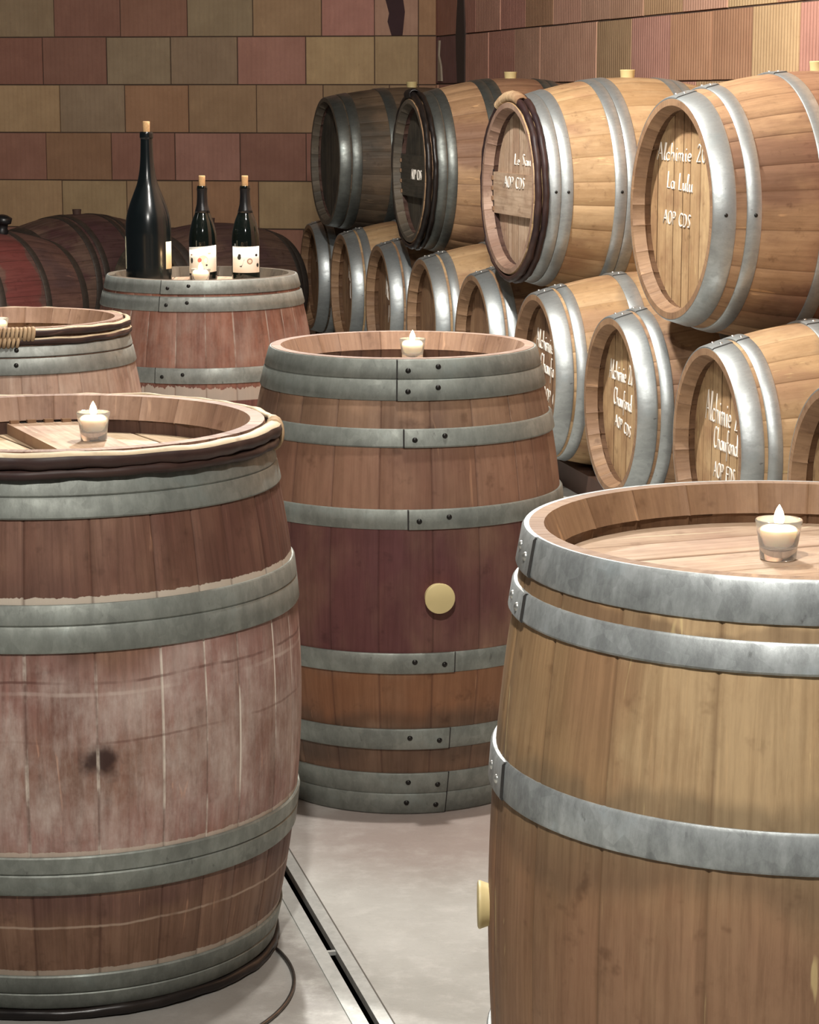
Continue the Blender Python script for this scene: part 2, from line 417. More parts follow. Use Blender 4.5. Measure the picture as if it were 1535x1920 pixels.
def roll(B, z, w, h, mats, parent, rnd, name='withy_hoop', n=160, push=0., cut=None):
    """split chestnut withy bent round the barrel: bark outside, pale split face on top; bumpy"""
    bm = bmesh.new(); tl, jl, uv = set_layers(bm); rows = []; m = 12
    ph = [rnd.uniform(0, 6) for _ in range(6)]
    for i in range(n):
        a = 2*PI*i/n
        bump = .06*math.sin(a*9+ph[0])+.05*math.sin(a*23+ph[1])+.05*math.sin(a*41+ph[2])
        sh = .0012*math.sin(a*5+ph[3])+.0008*math.sin(a*17+ph[4])
        r0 = B.r(z)+.0005+push; ring = []
        for k in range(m):
            b = 2*PI*k/m
            cx = max(-.35, math.cos(b)); dx = w*(.35+cx*.65)*(1+bump); dz = h/2*math.copysign(abs(math.sin(b))**.75, math.sin(b))*(1+bump*.6)
            ring.append(bm.verts.new(((r0+dx)*math.cos(a), (r0+dx)*math.sin(a), z+sh+dz)))
        rows.append(ring)
    for i in range(n):
        j = (i+1) % n
        for k in range(m):
            k2 = (k+1) % m
            f = quad(bm, [rows[i][k], rows[j][k], rows[j][k2], rows[i][k2]], 1 if 1 <= k <= 4 else 0)
            f[tl] = .5
            for lp in f.loops:
                co = lp.vert.co
                lp[uv].uv = (co.z*1.0+math.hypot(co.x, co.y), math.atan2(co.y, co.x)*B.rh*.6)
    return obj(name, bm, mats, parent)

def binding(B, z, a0, a1, w, h, mat, parent, rnd, push=0.):
    """lashing of split willow wound round the withies"""
    bm = bmesh.new(); tl, jl, uv = set_layers(bm)
    n = max(4, int(abs(a1-a0)*B.rh/.009)); r0 = B.r(z)+push
    for i in range(n):
        a = a0+(a1-a0)*(i+.5)/n; pts = []
        for k in range(14):
            b = 2*PI*k/14; dx = w/2+w*.58*math.cos(b)*rnd.uniform(.96, 1.04); dz = h*.55*math.sin(b)
            aa = a+.006*math.sin(b); pts.append(((r0+dx)*math.cos(aa), (r0+dx)*math.sin(aa), z+dz))
        tube(bm, pts, .0048*rnd.uniform(.85, 1.1), 6, closed=True)
    return obj('binding', bm, mat, parent)

def bung(B, ang, parent, rad=.031, out=.022, mat=None, collar=True):
    bm = bmesh.new(); d = Vector((math.cos(ang), math.sin(ang), 0))
    M = Matrix.Translation(d*(B.rb-.004)+Vector((0, 0, B.H/2))) @ d.to_track_quat('Z', 'Y').to_matrix().to_4x4()
    lathe(bm, [(rad*.84, -.006), (rad*.88, .004), (rad*.97, out-.004), (rad, out-.002), (rad*.985, out), (rad*.9, out+.0012), (0, out+.0014)], 40, M=M)
    o = obj('bung', bm, mat or M_bung, parent); o.data.set_sharp_from_angle(angle=math.radians(50))
    return o

# stroke lettering in chalk ---------------------------------------------------
def arc(cx, cy, rx, ry, a0, a1, n=9):
    return [(cx+rx*math.cos(math.radians(a0+(a1-a0)*i/n)), cy+ry*math.sin(math.radians(a0+(a1-a0)*i/n))) for i in range(n+1)]
GL = {
 'A': (.62, [[(0, 0), (.27, 1), (.55, 0)], [(.1, .38), (.46, .38)]]),
 'a': (.5, [arc(.2, .22, .2, .22, 20, 340), [(.4, .45), (.4, .08), (.47, 0)]]),
 'l': (.22, [[(.04, 0), (.1, .5), (.16, 1.0), (.08, 1.02), (.05, .5), (.08, .05), (.18, 0)]]),
 'c': (.4, [arc(.2, .22, .19, .22, 45, 315)]),
 'h': (.46, [[(.03, 0), (.05, 1)], [(.04, .25), (.14, .44), (.28, .44), (.34, .3), (.35, 0)]]),
 'i': (.2, [[(.06, .45), (.07, .06), (.15, 0)], [(.075, .64), (.08, .72)]]),
 'm': (.66, [[(.03, 0), (.04, .45)], [(.04, .3), (.13, .45), (.24, .4), (.26, 0)], [(.26, .3), (.36, .45), (.48, .4), (.5, .05), (.58, 0)]]),
 'e': (.42, [[(.04, .22), (.34, .27)] + arc(.2, .24, .16, .21, 10, 300)]),
 'u': (.46, [[(.03, .45), (.05, .08), (.17, 0), (.3, .12), (.34, .45), (.35, .08), (.43, 0)]]),
 'f': (.34, [[(.28, .95), (.18, 1.02), (.12, .8), (.1, -.4)], [(0, .42), (.28, .46)]]),
 'o': (.42, [arc(.19, .22, .18, .22, 90, 450)]),
 'n': (.46, [[(.03, 0), (.04, .45)], [(.04, .28), (.16, .45), (.3, .4), (.33, .06), (.41, 0)]]),
 'd': (.5, [arc(.2, .22, .19, .22, 20, 340), [(.4, 1), (.4, .06), (.52, .02)]]),
 'r': (.32, [[(.03, .45), (.05, 0)], [(.05, .28), (.14, .44), (.27, .42)]]),
 's': (.36, [[(.28, .42), (.12, .44), (.05, .33), (.25, .16), (.2, .01), (.03, .04)]]),
 'C': (.55, [arc(.28, .5, .26, .5, 50, 310)]),
 'D': (.56, [[(.05, 0), (.05, 1), (.3, .92), (.46, .6), (.44, .3), (.28, .04), (.05, 0)]]),
 'E': (.48, [[(.4, 1), (.05, 1), (.05, 0), (.42, 0)], [(.05, .52), (.33, .52)]]),
 'L': (.46, [[(.08, 1), (.05, .02), (.36, .04)]]),
 'O': (.6, [arc(.28, .5, .25, .5, 90, 450, 12)]),
 'P': (.5, [[(.06, 0), (.06, 1), (.3, .98), (.4, .78), (.3, .55), (.06, .5)]]),
 'R': (.52, [[(.06, 0), (.06, 1), (.3, .98), (.4, .78), (.3, .55), (.06, .5), (.42, 0)]]),
 'S': (.46, [[(.36, .92), (.18, 1), (.06, .8), (.32, .4), (.28, .08), (.04, .06)]]),
 '2': (.48, [[(.04, .8), (.16, 1), (.34, .9), (.34, .65), (.05, .02), (.4, .05)]]),
 '0': (.46, [arc(.2, .5, .17, .5, 90, 450, 12)]),
 ' ': (.36, []),
}
def writing(lines, parent, z, slant=.12, thick=.0024, dx=0.):
    """lines: (text, x, y, cap height, x stretch, slope)"""
    words = []
    for (txt, x, y, hgt, xs, slope) in lines:
        x -= dx; cx = x
        for wd in txt.split(' '):
            words.append((wd, cx, y+slope*(cx-x), hgt, xs, slope))
            cx += (sum(GL[ch][0]+.06 for ch in wd)+.42)*hgt*xs
    for (txt, x, y, hgt, xs, slope) in words:
        bm = bmesh.new(); cx = x
        for ch in txt:
            w, strokes = GL[ch]
            for st in strokes:
                pts = []
                for (px, py) in st:
                    X = cx+(px+slant*py)*hgt*xs; pts.append((X, y+py*hgt+slope*(X-x), z))
                tube(bm, pts, thick, 5)
            cx += (w+.06)*hgt*xs
        obj('chalk_writing', bm, M_white, parent)

def crossbar(B, z, r, y0, y1, t, mat, parent, rot=0., pegs=True):
    """board doweled across the head"""
    bm = bmesh.new(); tl, jl, uv = set_layers(bm)
    n = 24; top = []; bot = []
    M = Matrix.Rotation(rot, 4, 'Z')
    def lim(y): return math.sqrt(max(r*r-y*y, 0))-.004
    for i in range(n+1):
        y = y0+(y1-y0)*i/n; L = lim(y)
        row = [bm.verts.new(M @ Vector((-L, y, z))), bm.verts.new(M @ Vector((-L, y, z+t))), bm.verts.new(M @ Vector((L, y, z+t))), bm.verts.new(M @ Vector((L, y, z)))]
        top.append((row, y, L))
    for i in range(n):
        a, ya, La = top[i]; b, yb, Lb = top[i+1]
        for k in range(3):
            f = quad(bm, [a[k], b[k], b[k+1], a[k+1]][::-1]); f[tl] = .5
            for lp in f.loops:
                q = M.inverted() @ lp.vert.co; lp[uv].uv = (q.y+3, q.x+3)
    quad(bm, top[0][0]); quad(bm, top[-1][0][::-1])
    o = obj('crossbar', bm, mat, parent, smooth=False)
    if pegs:
        for sx in (-1, 1):
            for k in range(4):
                y = y0+(y1-y0)*(k+.4)/4; L = lim(y)
                b2 = bmesh.new(); box(b2, sx*L-.012, sx*L+.012, y-.008, y+.008, z+t-.004, z+t+.006, M)
                obj('peg', b2, Ch_oak, o, False)
                b3 = bmesh.new(); box(b3, sx*L-.008, sx*L+.01, y+.011, y+.033, z+t-.004, z+t+.0012, M)
                obj('slot_hole', b3, M_darkrub, o, False)
    return o

def barrel(label, H, rh, rb, mats, hoops, group=None, seed=1, recess=.055, nst=26, rolls=(), bung_a=None, bungkw={}, headrot=0., nb=8, steel=None, name='wine_barrel', lap=-PI/2, sgn=1, rivets=2, rivmat=None, cat='barrel', lap_fn=None, chime=.038, back=True, lip=.02, rivsp=.06, nails=()):
    rnd = random.Random(seed); B = Barrel(H, rh, rb)
    root = empty(name, label, cat, group)
    stave, chime_m, croze, headm = mats
    ri = shell(B, nst, rnd, recess, [stave, chime_m, croze], root, chime=chime, lip=lip)
    hd = head(B, H-recess, ri, headm, root, rnd, headrot, nb)
    if back: head(B, recess, ri, headm, root, rnd, headrot, nb, -1, name='far_head')
    for i, (z0, z1) in enumerate(hoops):
        la = lap_fn(i) if lap_fn else (lap, sgn)
        hoop(B, z0, z1, steel or M_steel_grey, root, la[0], la[1], rivets, rivmat, rivsp=rivsp, nails=nails)
    for (z, w, h, mt) in rolls: roll(B, z, w, h, mt, root, rnd)
    if bung_a is not None: bung(B, bung_a, root, **bungkw)
    return root, B, hd, ri

def lie(root, H, headpos, a):
    """lay a barrel down: visible head at headpos, axis running away along (cos a, sin a)"""
    c, s_ = math.cos(a), math.sin(a)
    M = Matrix(((s_, 0, -c, headpos[0]+c*H), (-c, 0, -s_, headpos[1]+s_*H), (0, 1, 0, headpos[2]), (0, 0, 0, 1)))
    root.matrix_world = M

# ------------------------------------------------------------------ setting
A_ROW = .2217
n_ = Vector((math.cos(A_ROW), math.sin(A_ROW), 0)); t_ = Vector((-math.sin(A_ROW), math.cos(A_ROW), 0))
L0 = Vector((.6619, 7.6333, 0)); PITCH = .9284

def concrete():
    t = NT('concrete_floor'); ob = t.node('ShaderNodeTexCoord').outputs['Object']
    n1 = t.noise(ob, 1.6, 6, .6); n2 = t.noise(ob, 14, 6, .7); n3 = t.noise(t.map(ob, (1, 2.5, 1)), 60, 5, .7)
    c = t.mix(t.rng(n1, .3, .7), lin((164, 163, 157)), lin((190, 190, 185)))
    c = t.mix(t.rng(n2, .45, .75, 0, .6), c, lin((206, 205, 200)))
    c = t.mix(t.rng(n3, .55, .75, 0, .35), c, lin((138, 136, 130)))
    # wine splashed round the foot of the centre barrel and wet patch beside the left one
    for (p, r0, r1, col, s_) in (((.05, 4.55, 0), .12, .5, (130, 100, 90), .55), ((-.5, 3.72, 0), .3, .46, (92, 84, 78), .6)):
        d = t.node('ShaderNodeVectorMath', operation='DISTANCE'); t.l(ob, d.inputs[0]); d.inputs[1].default_value = p
        dd = t.math('ADD', d.outputs['Value'], t.math('MULTIPLY', t.math('SUBTRACT', n2, .5), .22))
        c = t.mix(t.rng(dd, r0, r1, s_, 0), c, lin(col))
    t.l(c, t.b.inputs['Base Color']); t.set(t.b.inputs['Roughness'], t.rng(n1, .3, .7, .5, .75))
    t.bump(t.math('ADD', n2, n3), .25, .004)
    return t.m
M_floor = concrete()
SD = Vector((-.237, .9715, 0)).normalized(); SN = Vector((SD.y, -SD.x, 0)); SP = Vector((-.0575, 3.517, 0))
def slot_pt(along, across, z): return SP + SD*along + SN*across + Vector((0, 0, z))
bm = bmesh.new()
FL = .034; A0, A1 = -2.6, 2.95
sl = [slot_pt(A0, -FL, 0), slot_pt(A1, -FL, 0), slot_pt(A1, FL, 0), slot_pt(A0, FL, 0)]
v = [bm.verts.new(p) for p in sl]
Q = [bm.verts.new(p) for p in ((-5, .6, 0), (-5, 17, 0), (4.6, 17, 0), (4.6, .6, 0))]
for f in ((Q[0], v[0], v[1], Q[1]), (Q[1], v[1], v[2], Q[2]), (Q[2], v[2], v[3], Q[3]), (Q[3], v[3], v[0], Q[0])): quad(bm, f[::-1])
struct(obj('floor', bm, M_floor, smooth=False))

M_drain_in = simple('drain_dark', (20, 20, 20), .9)
M_flange = galv('drain_steel', (196, 198, 194), .35, .5, .2, .1)
dr = empty('floor_drain', 'long slot drain with pale steel edges in floor beside the front left barrel', 'drain')
dr.location = SP
def drel(along, across, z): return slot_pt(along, across, z)-SP
bm = bmesh.new()
for (c0, c1, d0, d1) in ((-.034, -.008, 0, 0),):
    pass
def slab(bm, a0, a1, c0, c1, z0, z1):
    P = [drel(a, c, z) for z in (z0, z1) for (a, c) in ((a0, c0), (a0, c1), (a1, c1), (a1, c0))]
    vv = [bm.verts.new(p) for p in P]
    for a in ((0, 1, 2, 3), (7, 6, 5, 4), (0, 4, 5, 1), (1, 5, 6, 2), (2, 6, 7, 3), (3, 7, 4, 0)): quad(bm, [vv[i] for i in a])
slab(bm, A0, A1, -.034, -.008, -.012, .0025); obj('edge_strip', bm, M_flange, dr, False)
bm = bmesh.new(); slab(bm, A0, A1, .008, .030, -.012, .0025); obj('edge_strip', bm, M_flange, dr, False)
bm = bmesh.new()
slab(bm, A0, A1, -.034, -.030, -.1, -.012); slab(bm, A0, A1, .030, .034, -.1, -.012); slab(bm, A0, A1, -.034, .034, -.104, -.1)
slab(bm, A0-.004, A0, -.034, .034, -.104, 0); slab(bm, A1, A1+.004, -.034, .034, -.104, 0)
obj('channel', bm, M_drain_in, dr, False)
bm = bmesh.new(); slab(bm, .33, .338, -.009, .009, -.008, -.001); obj('spacer_bar', bm, M_flange, dr, False)
bm = bmesh.new(); slab(bm, A0, A1, .030, .034, -.012, .0005); obj('joint_filler', bm, simple('joint_grout', (96, 92, 86), .9), dr, False)

# brick walls ------------------------------------------------------------------
def brickmat(name, rib):
    t = NT(name); uv = t.node('ShaderNodeTexCoord').outputs['UV']
    at = t.node('ShaderNodeAttribute'); at.attribute_name = 'bcol'
    n1 = t.noise(uv, 5, 6, .65); n2 = t.noise(uv, 60, 4, .7); n3 = t.noise(t.map(uv, (1, .25, 1)), 22, 4, .6)
    c = t.mix(t.rng(n1, .3, .7, 0, .5), at.outputs[0], t.mix(1, at.outputs[0], (.72, .68, .66), 'MULTIPLY'))
    c = t.mix(t.rng(n3, .5, .75, 0, .35), c, t.mix(1, c, (1.3, 1.3, 1.25), 'MULTIPLY'))
    c = t.mix(t.rng(n2, .58, .75, 0, .4), c, t.mix(1, c, (.6, .55, .5), 'MULTIPLY'))
    sp = t.node('ShaderNodeSeparateXYZ'); t.l(uv, sp.inputs[0])
    w = t.math('SINE', t.math('MULTIPLY', sp.outputs[0], 2*PI/.031))
    wv = t.rng(w, -.9, .2)
    c = t.mix(t.math('MULTIPLY', t.math('SUBTRACT', 1.0, wv), rib*.5), c, t.mix(1, c, (.6, .52, .48), 'MULTIPLY'))
    t.l(c, t.b.inputs['Base Color']); t.b.inputs['Roughness'].default_value = .85; t.b.inputs['Specular IOR Level'].default_value = .2
    t.bump(t.math('ADD', t.math('MULTIPLY', wv, rib), t.math('MULTIPLY', n2, .35)), .5, .006)
    return t.m
M_brickL = brickmat('clay_block', .14); M_brickR = brickmat('ribbed_clay_block', .75)
M_mortar = simple('mortar', (92, 74, 62), .95, 0, .2, 12)
M_smear = simple('dark_mortar_smear', (70, 48, 50), .9, 0, .15, 14)
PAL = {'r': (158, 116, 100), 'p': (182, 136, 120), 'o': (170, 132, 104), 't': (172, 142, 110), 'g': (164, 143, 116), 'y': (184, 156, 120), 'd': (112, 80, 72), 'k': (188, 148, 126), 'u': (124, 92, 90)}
def brickwall(name, org, dirv, nrm, rows, mat, seed, gain=1.):
    """rows: (z0, z1, joints, colour letters); each block its own slab face in the one wall mesh"""
    rnd = random.Random(seed); bm = bmesh.new()
    uv = bm.loops.layers.uv.new('UVMap'); cl = bm.faces.layers.float_color.new('bcol')
    def P(s_, z, d): return org + dirv*s_ + Vector((0, 0, z)) + nrm*d
    def face(pts, uvs, col, mi=0):
        f = quad(bm, [bm.verts.new(p) for p in pts], mi)
        f[cl] = (*col, 1)
        for lp, u in zip(f.loops, uvs): lp[uv].uv = u
    for (z0, z1, js, cols) in rows:
        for i in range(len(js)-1):
            g = .0016; a, b = sorted((js[i], js[i+1])); a += g*rnd.uniform(.5, 1.6); b -= g*rnd.uniform(.5, 1.6)
            za = z0+.0022*rnd.uniform(.6, 1.6); zb = z1-.0022*rnd.uniform(.6, 1.6); d = rnd.uniform(.0, .006)
            k = cols[i % len(cols)]; c = lin(PAL[k]); f_ = .82*gain*rnd.uniform(.9, 1.1); c = tuple(v*f_*rnd.uniform(.97, 1.03) for v in c)
            e = .002; o2 = rnd.uniform(0, 3)
            U = lambda s_, z: (s_+o2, z+o2)
            F = [(a+e, za+e), (b-e, za+e), (b-e, zb-e), (a+e, zb-e)]; G = [(a, za), (b, za), (b, zb), (a, zb)]
            face([P(x, z, d) for x, z in F], [U(*q) for q in F], c)
            for m in range(4):
                m2 = (m+1) % 4
                face([P(*G[m], d-.02), P(*G[m2], d-.02), P(*F[m2], d), P(*F[m], d)], [U(*G[m]), U(*G[m2]), U(*F[m2]), U(*F[m])], c)
    s0 = min(r_[2][0] for r_ in rows); s1 = max(r_[2][-1] for r_ in rows); zz0 = rows[0][0]; zz1 = rows[-1][1]
    face([P(s0, zz0, -.006), P(s1, zz0, -.006), P(s1, zz1, -.006), P(s0, zz1, -.006)], [(0, 0)]*4, lin((92, 74, 62)), 1)
    face([P(s1, zz0, -.2), P(s0, zz0, -.2), P(s0, zz1, -.2), P(s1, zz1, -.2)], [(0, 0)]*4, lin((92, 74, 62)), 1)
    bmesh.ops.recalc_face_normals(bm, faces=bm.faces)
    return struct(obj(name, bm, [mat, M_mortar], smooth=False))
COR = Vector((.1695, 14.911, 0)); WB = Vector((-math.cos(.157), math.sin(.157), 0)); NB = Vector((-WB.y, WB.x, 0))
if NB.y > 0: NB = -NB
zrow = [0.0, .29, .593, .899, 1.205, 1.509, 1.811, 2.115, 2.42, 2.725, 3.03, 3.335, 3.64, 3.95]
def jrow(start, step, end, rnd, first=0.):
    js = [first]; x = start
    while x < end: js.append(x); x += step*rnd.uniform(.97, 1.03)
    js.append(end); return js
rb_ = random.Random(3)
exp = {1.811: ([0, .115, .395, .735, 1.178, 1.607, 2.048, 2.489, 2.93], 'okptgrrgt'),
       1.509: ([0, .115, .395, .838, 1.282, 1.72, 2.144, 2.571, 3.0], 'oyypggrrr'),
       1.205: ([0, .115, .30, .728, 1.161, 1.607, 2.03, 2.464, 2.9], 'ottttogyt'),
       .899: ([0, .115, .44, .84, 1.272, 1.702, 2.126, 2.564, 3.0], 'orrrprorr'),
       .593: ([0, .115, .30, .72, 1.154, 1.593, 2.03, 2.464, 2.9], 'oyyyotyyg')}
rows = []
for i in range(len(zrow)-1):
    z0, z1 = zrow[i], zrow[i+1]
    if z0 in exp: js, cs = exp[z0]; js = js[:]; x = js[-1]
    else: js, cs = [0, .115], 'o'+rb_.choice(['rprtgo', 'ygtyot', 'tprgyo']); x = .115+rb_.uniform(.2, .43); js.append(x)
    while x < 5.0: x += .434*rb_.uniform(.97, 1.03); js.append(x)
    js[-1] = 5.2
    rows.append((z0, z1, js, cs+'rgtyopgt'))
brickwall('wall_back', COR, WB, NB, rows, M_brickL, 5, 1.3)
W0 = L0 + n_*1.12
rows = []
zr = [0, .3, .6, .9, 1.2, 1.513, 1.806, 2.105, 2.405, 2.7, 3.0, 3.3, 3.6, 3.95]
e15 = [1.199, 1.695, 2.18, 2.71, 3.265, 3.81, 4.285, 4.82, 5.324, 5.895, 6.437, 6.62, 7.15, 7.23]
e18 = [.9, 1.45, 2.0, 2.55, 3.099, 3.609, 4.085, 4.582, 5.12, 5.637, 6.2, 6.62, 7.15, 7.23]
for i in range(len(zr)-1):
    if zr[i] == 1.513: js, cs = [-3.2, -2.7, -2.2, -1.7, -1.2, -.75, -.3, .2, .7]+e15, 'tkoptkyopyooptkkkpppuudd'  # end letters colour the corner blocks purple-dark, standing in for shade
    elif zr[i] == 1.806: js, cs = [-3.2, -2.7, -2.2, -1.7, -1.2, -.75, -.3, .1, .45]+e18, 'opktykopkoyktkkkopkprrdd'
    else:
        js = [-3.2]; x = -3.2+rb_.uniform(.2, .5)
        while x < 6.9: js.append(x); x += .52*rb_.uniform(.95, 1.05)
        js += [7.15, 7.23]; cs = rb_.choice(['ykyytkyo', 'oktpkyto', 'pkorkpto'])
    rows.append((zr[i], zr[i+1], js, cs))
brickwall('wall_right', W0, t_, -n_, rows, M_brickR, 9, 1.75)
# corner patches: mortar blotches, and a dark one painting the shaded gap
def patch(name, org, dirv, nrm, pts, d, mat):
    bm = bmesh.new(); f = [bm.verts.new(org+dirv*s_+Vector((0, 0, z))+nrm*d) for s_, z in pts]; b = [bm.verts.new(org+dirv*s_+Vector((0, 0, z))+nrm*(d-.02)) for s_, z in pts]
    quad(bm, f)
    for i in range(len(pts)): j = (i+1) % len(pts); quad(bm, [f[i], b[i], b[j], f[j]])
    bmesh.ops.recalc_face_normals(bm, faces=bm.faces)
    return struct(obj(name, bm, mat, smooth=False))
patch('trim_1', COR, WB, NB, [(.215, 1.815), (.285, 1.815), (.31, 1.9), (.30, 1.95), (.34, 2.1), (.22, 2.1), (.20, 1.96)], .012, M_smear)
patch('shade_patch_2', W0, t_, -n_, [(6.44, 1.52), (6.62, 1.52), (6.66, 1.8), (6.60, 2.1), (6.48, 2.1), (6.43, 1.8)], .012, simple('shaded_gap', (76, 62, 56), .9))
patch('trim_3', W0, t_, -n_, [(7.03, 1.53), (7.13, 1.53), (7.12, 1.78), (7.09, 1.78), (7.11, 1.69), (7.05, 1.62)], .012, simple('pale_mortar', (176, 160, 140), .9))

bm = bmesh.new(); box(bm, -5.2, 4.8, .4, 17.2, 3.95, 4.05); struct(obj('ceiling', bm, simple('ceiling_plaster', (84, 76, 68), .95), smooth=False))

# ------------------------------------------------------------------ standing barrels
GS = 'standing barrels used as tables'
# front left barrel with chestnut withies
rA, BA, hA, riA = barrel('big reddish barrel with whitish belly and dark wooden rim bands, front left', .9232, .350, .409,
    (W_A, Ch_warm, Cr_dark, Hd_pale), [(.855, .889), (.821, .8545), (.658, .691), (.616, .6575), (.2575, .287), (.222, .257), (.047, .079), (.0185, .0465)],
    GS, seed=11, recess=.066, nst=26, steel=M_steel_dark, lap=2.4, rivets=0, lip=.024, chime=.042, headrot=.5,
    rolls=[(.9095, .026, .027, [M_bark, M_split]), (.8905, .019, .017, [M_bark, M_bark]), (.0095, .014, .018, [M_blackbark, M_blackbark])])
rA.location = (-.5955, 3.8915, 0)
binding(BA, .900, -.03, .10, .022, .042, M_lightbark, rA, R)
crossbar(BA, .9232-.066, riA, -.006, .117, .02, Hd_dusty, rA, rot=math.radians(-65.8))
# centre barrel
def lapB(i):
    a = [-1.60, -1.60, -1.555, -1.53, -1.26, -1.27, -1.26, -1.26][i]
    return (a, 1 if i < 4 else -1)
rB, BB, hB, riB = barrel('tall slim barrel with purple wine stained belly and round cream bung, standing in the centre', .9447, .2774, .344,
    (W_B, Ch_warm, Cr_dark, Hd_pale), [(.9055, .9437), (.863, .905), (.771, .808), (.609, .649), (.313, .356), (.148, .193), (.048, .094), (.0015, .0475)],
    GS, seed=5, recess=.056, nst=24, steel=M_steel_dark, lap_fn=lapB, bung_a=-1.362, bungkw=dict(rad=.031, out=.026), rivmat=M_rivet_black, headrot=.2, rivsp=.06)
rB.location = (-.0147, 4.8954, 0)
# front right barrel
rC, BC, hC, riC = barrel('light oak barrel with broad bright steel hoops and bung on its left side, front right', .9569, .3229, .3675,
    (W_C, Ch_oak, Cr_oak, Hd_dusty), [(.909, .957), (.8555, .890), (.640, .687), (.27, .317), (.067, .102), (.001, .048)],
    GS, seed=23, recess=.052, nst=22, steel=M_steel_bright, lap=PI+.24, sgn=-1, bung_a=PI+.0, bungkw=dict(rad=.030, out=.016), rivmat=M_rivet_bright, headrot=1.95, nb=7, rivsp=.035)
for ch in rC.children: pass
rC.location = (.4649, 2.7481, 0)
# bottle barrel
rD, BD, hD, riD = barrel('reddish barrel carrying the wine bottles, behind the left barrels', .937, .278, .345,
    (W_D, Ch_grey, Cr_dark, Hd_dusty), [(.898, .9365), (.849, .891), (.646, .69), (.25, .29), (.046, .088), (.001, .042)],
    GS, seed=31, recess=.03, nst=24, steel=M_steel_grey, lap=-1.9, rivmat=M_rivet_black)
rD.location = (-.618, 6.94, 0)
# barrel with lashed withies
rE, BE, hE, riE = barrel('pale dusty barrel with lashed wooden bands at its rim, behind the front left barrel', .92, .28, .345,
    (W_E, Ch_warm, Cr_oak, Hd_pale), [(.853, .878), (.812, .850), (.66, .70), (.26, .30), (.05, .088), (.001, .046)],
    GS, seed=37, recess=.058, nst=24, steel=M_steel_grey, lap=-1.62, sgn=1, rivmat=M_rivet_black,
    rolls=[(.909, .016, .02, [M_bark, M_split]), (.889, .013, .017, [M_bark, M_split])])
rE.location = (-.99, 5.74, 0)
binding(BE, .906, -1.75, -1.2, .018, .026, M_lightbark, rE, R)
binding(BE, .888, -1.7, -1.32, .015, .018, M_lightbark, rE, R)

# ------------------------------------------------------------------ stacked barrels
GL_ = 'barrels lying in the lower row of the rack'; GU = 'barrels lying in the upper row of the rack'
LH = .95; LZ = .4439; LB = .37
for off in (.2, .75):
    bm = bmesh.new(); M = Matrix.Translation(L0+n_*off) @ Matrix.Rotation(A_ROW, 4, 'Z')
    z1 = LZ-max(Barrel(LH, .29, LB).r(off+d_) for d_ in (-.05, 0, .05))-.0035
    box(bm, -.05, .05, -2.9, 6.2, 0, z1, M)
    tag(obj('barrel_rail', bm, M_beam, smooth=False), 'long wooden beam on the floor under the %s ends of the lower barrels' % ('front' if off < .5 else 'wall-side'), 'beam', 'beams under the barrel rack')

def flip(H, ds):
    """hoop positions given as distances from the visible head, mirrored to the far end"""
    out = []
    for a, b in ds: out.append((H-b, H-a))
    for a, b in ds: out.append((a, b))
    return [(max(.001, a), min(H-.0005, b)) for a, b in out]
lower = [(-2, 'lower lying barrel at the right edge, half hidden by the front right barrel', W_oak, Hd_oak, None),
 (-1, 'lower lying barrel chalked on its head, directly behind the candle of the front right barrel', W_oak, Hd_oak, [('Alchimie 20', -.146, .063, .088, .68, -.02), ('Chaufond', -.07, -.014, .064, .75, 0), ('AOP EDS', -.067, -.10, .045, 1.0, 0)]),
 (0, 'lower lying barrel chalked on its head, left of the barrel behind the front right candle', W_oak2, Hd_oak, [('Alchimie 20', -.17, .073, .064, .79, 0), ('Chaufond', -.117, -.01, .058, .8, -.03), ('AOP CDS', -.1, -.08, .037, 1.15, -.13)]),
 (1, 'lower lying barrel peeping out right behind the centre barrel, its top lit pale', W_oak, Hd_oak2, [('Alchimie 20', -.15, .085, .07, .9, -.05), ('Chaufond', -.09, 0, .066, .9, -.06), ('AOP CDS', -.05, -.1, .045, 1.2, -.1)]),
 (2, 'lower lying barrel just above the right rim of the centre barrel', W_oak2, Hd_oak2, None),
 (3, 'lower lying barrel right behind the candle on the centre barrel', W_oak, Hd_oak2, None),
 (4, 'lower lying barrel left of the one behind the centre candle', W_oak2, Hd_oak2, [('Alchimie', -.06, .05, .1, .6, -.3), ('AOP', 0, -.08, .09, .6, -.3)]),
 (5, 'second lower lying barrel from the back wall end of the rack', W_oak, Hd_oak2, [('Alchimie', -.06, .06, .1, .6, -.3), ('Chaufond', -.02, -.04, .09, .6, -.3)]),
 (6, 'last lower lying barrel at the back wall end, beside the bottle barrel', W_old, Hd_oak2, [('Alchimie', -.06, .08, .09, .6, -.3)])]
for (k, lab, st, hd_, txt) in lower:
    rt, Bq, h, ri = barrel(lab, LH, .29, LB, (st, Ch_oak, Cr_oak, hd_), flip(LH, [(.0, .062), (.072, .112), (.285, .34)]), GL_, seed=100+k, recess=.058, nst=22,
        steel=M_steel_rack, lap=PI/2-.12, sgn=1, rivmat=M_rivet_bright, headrot=0.0, nb=8, rivsp=.05, bung_a=None)
    if txt: writing(txt, h, LH-.058+.0008, dx=.016)
    p = L0 + t_*(PITCH*k); lie(rt, LH, (p.x, p.y, LZ), A_ROW)

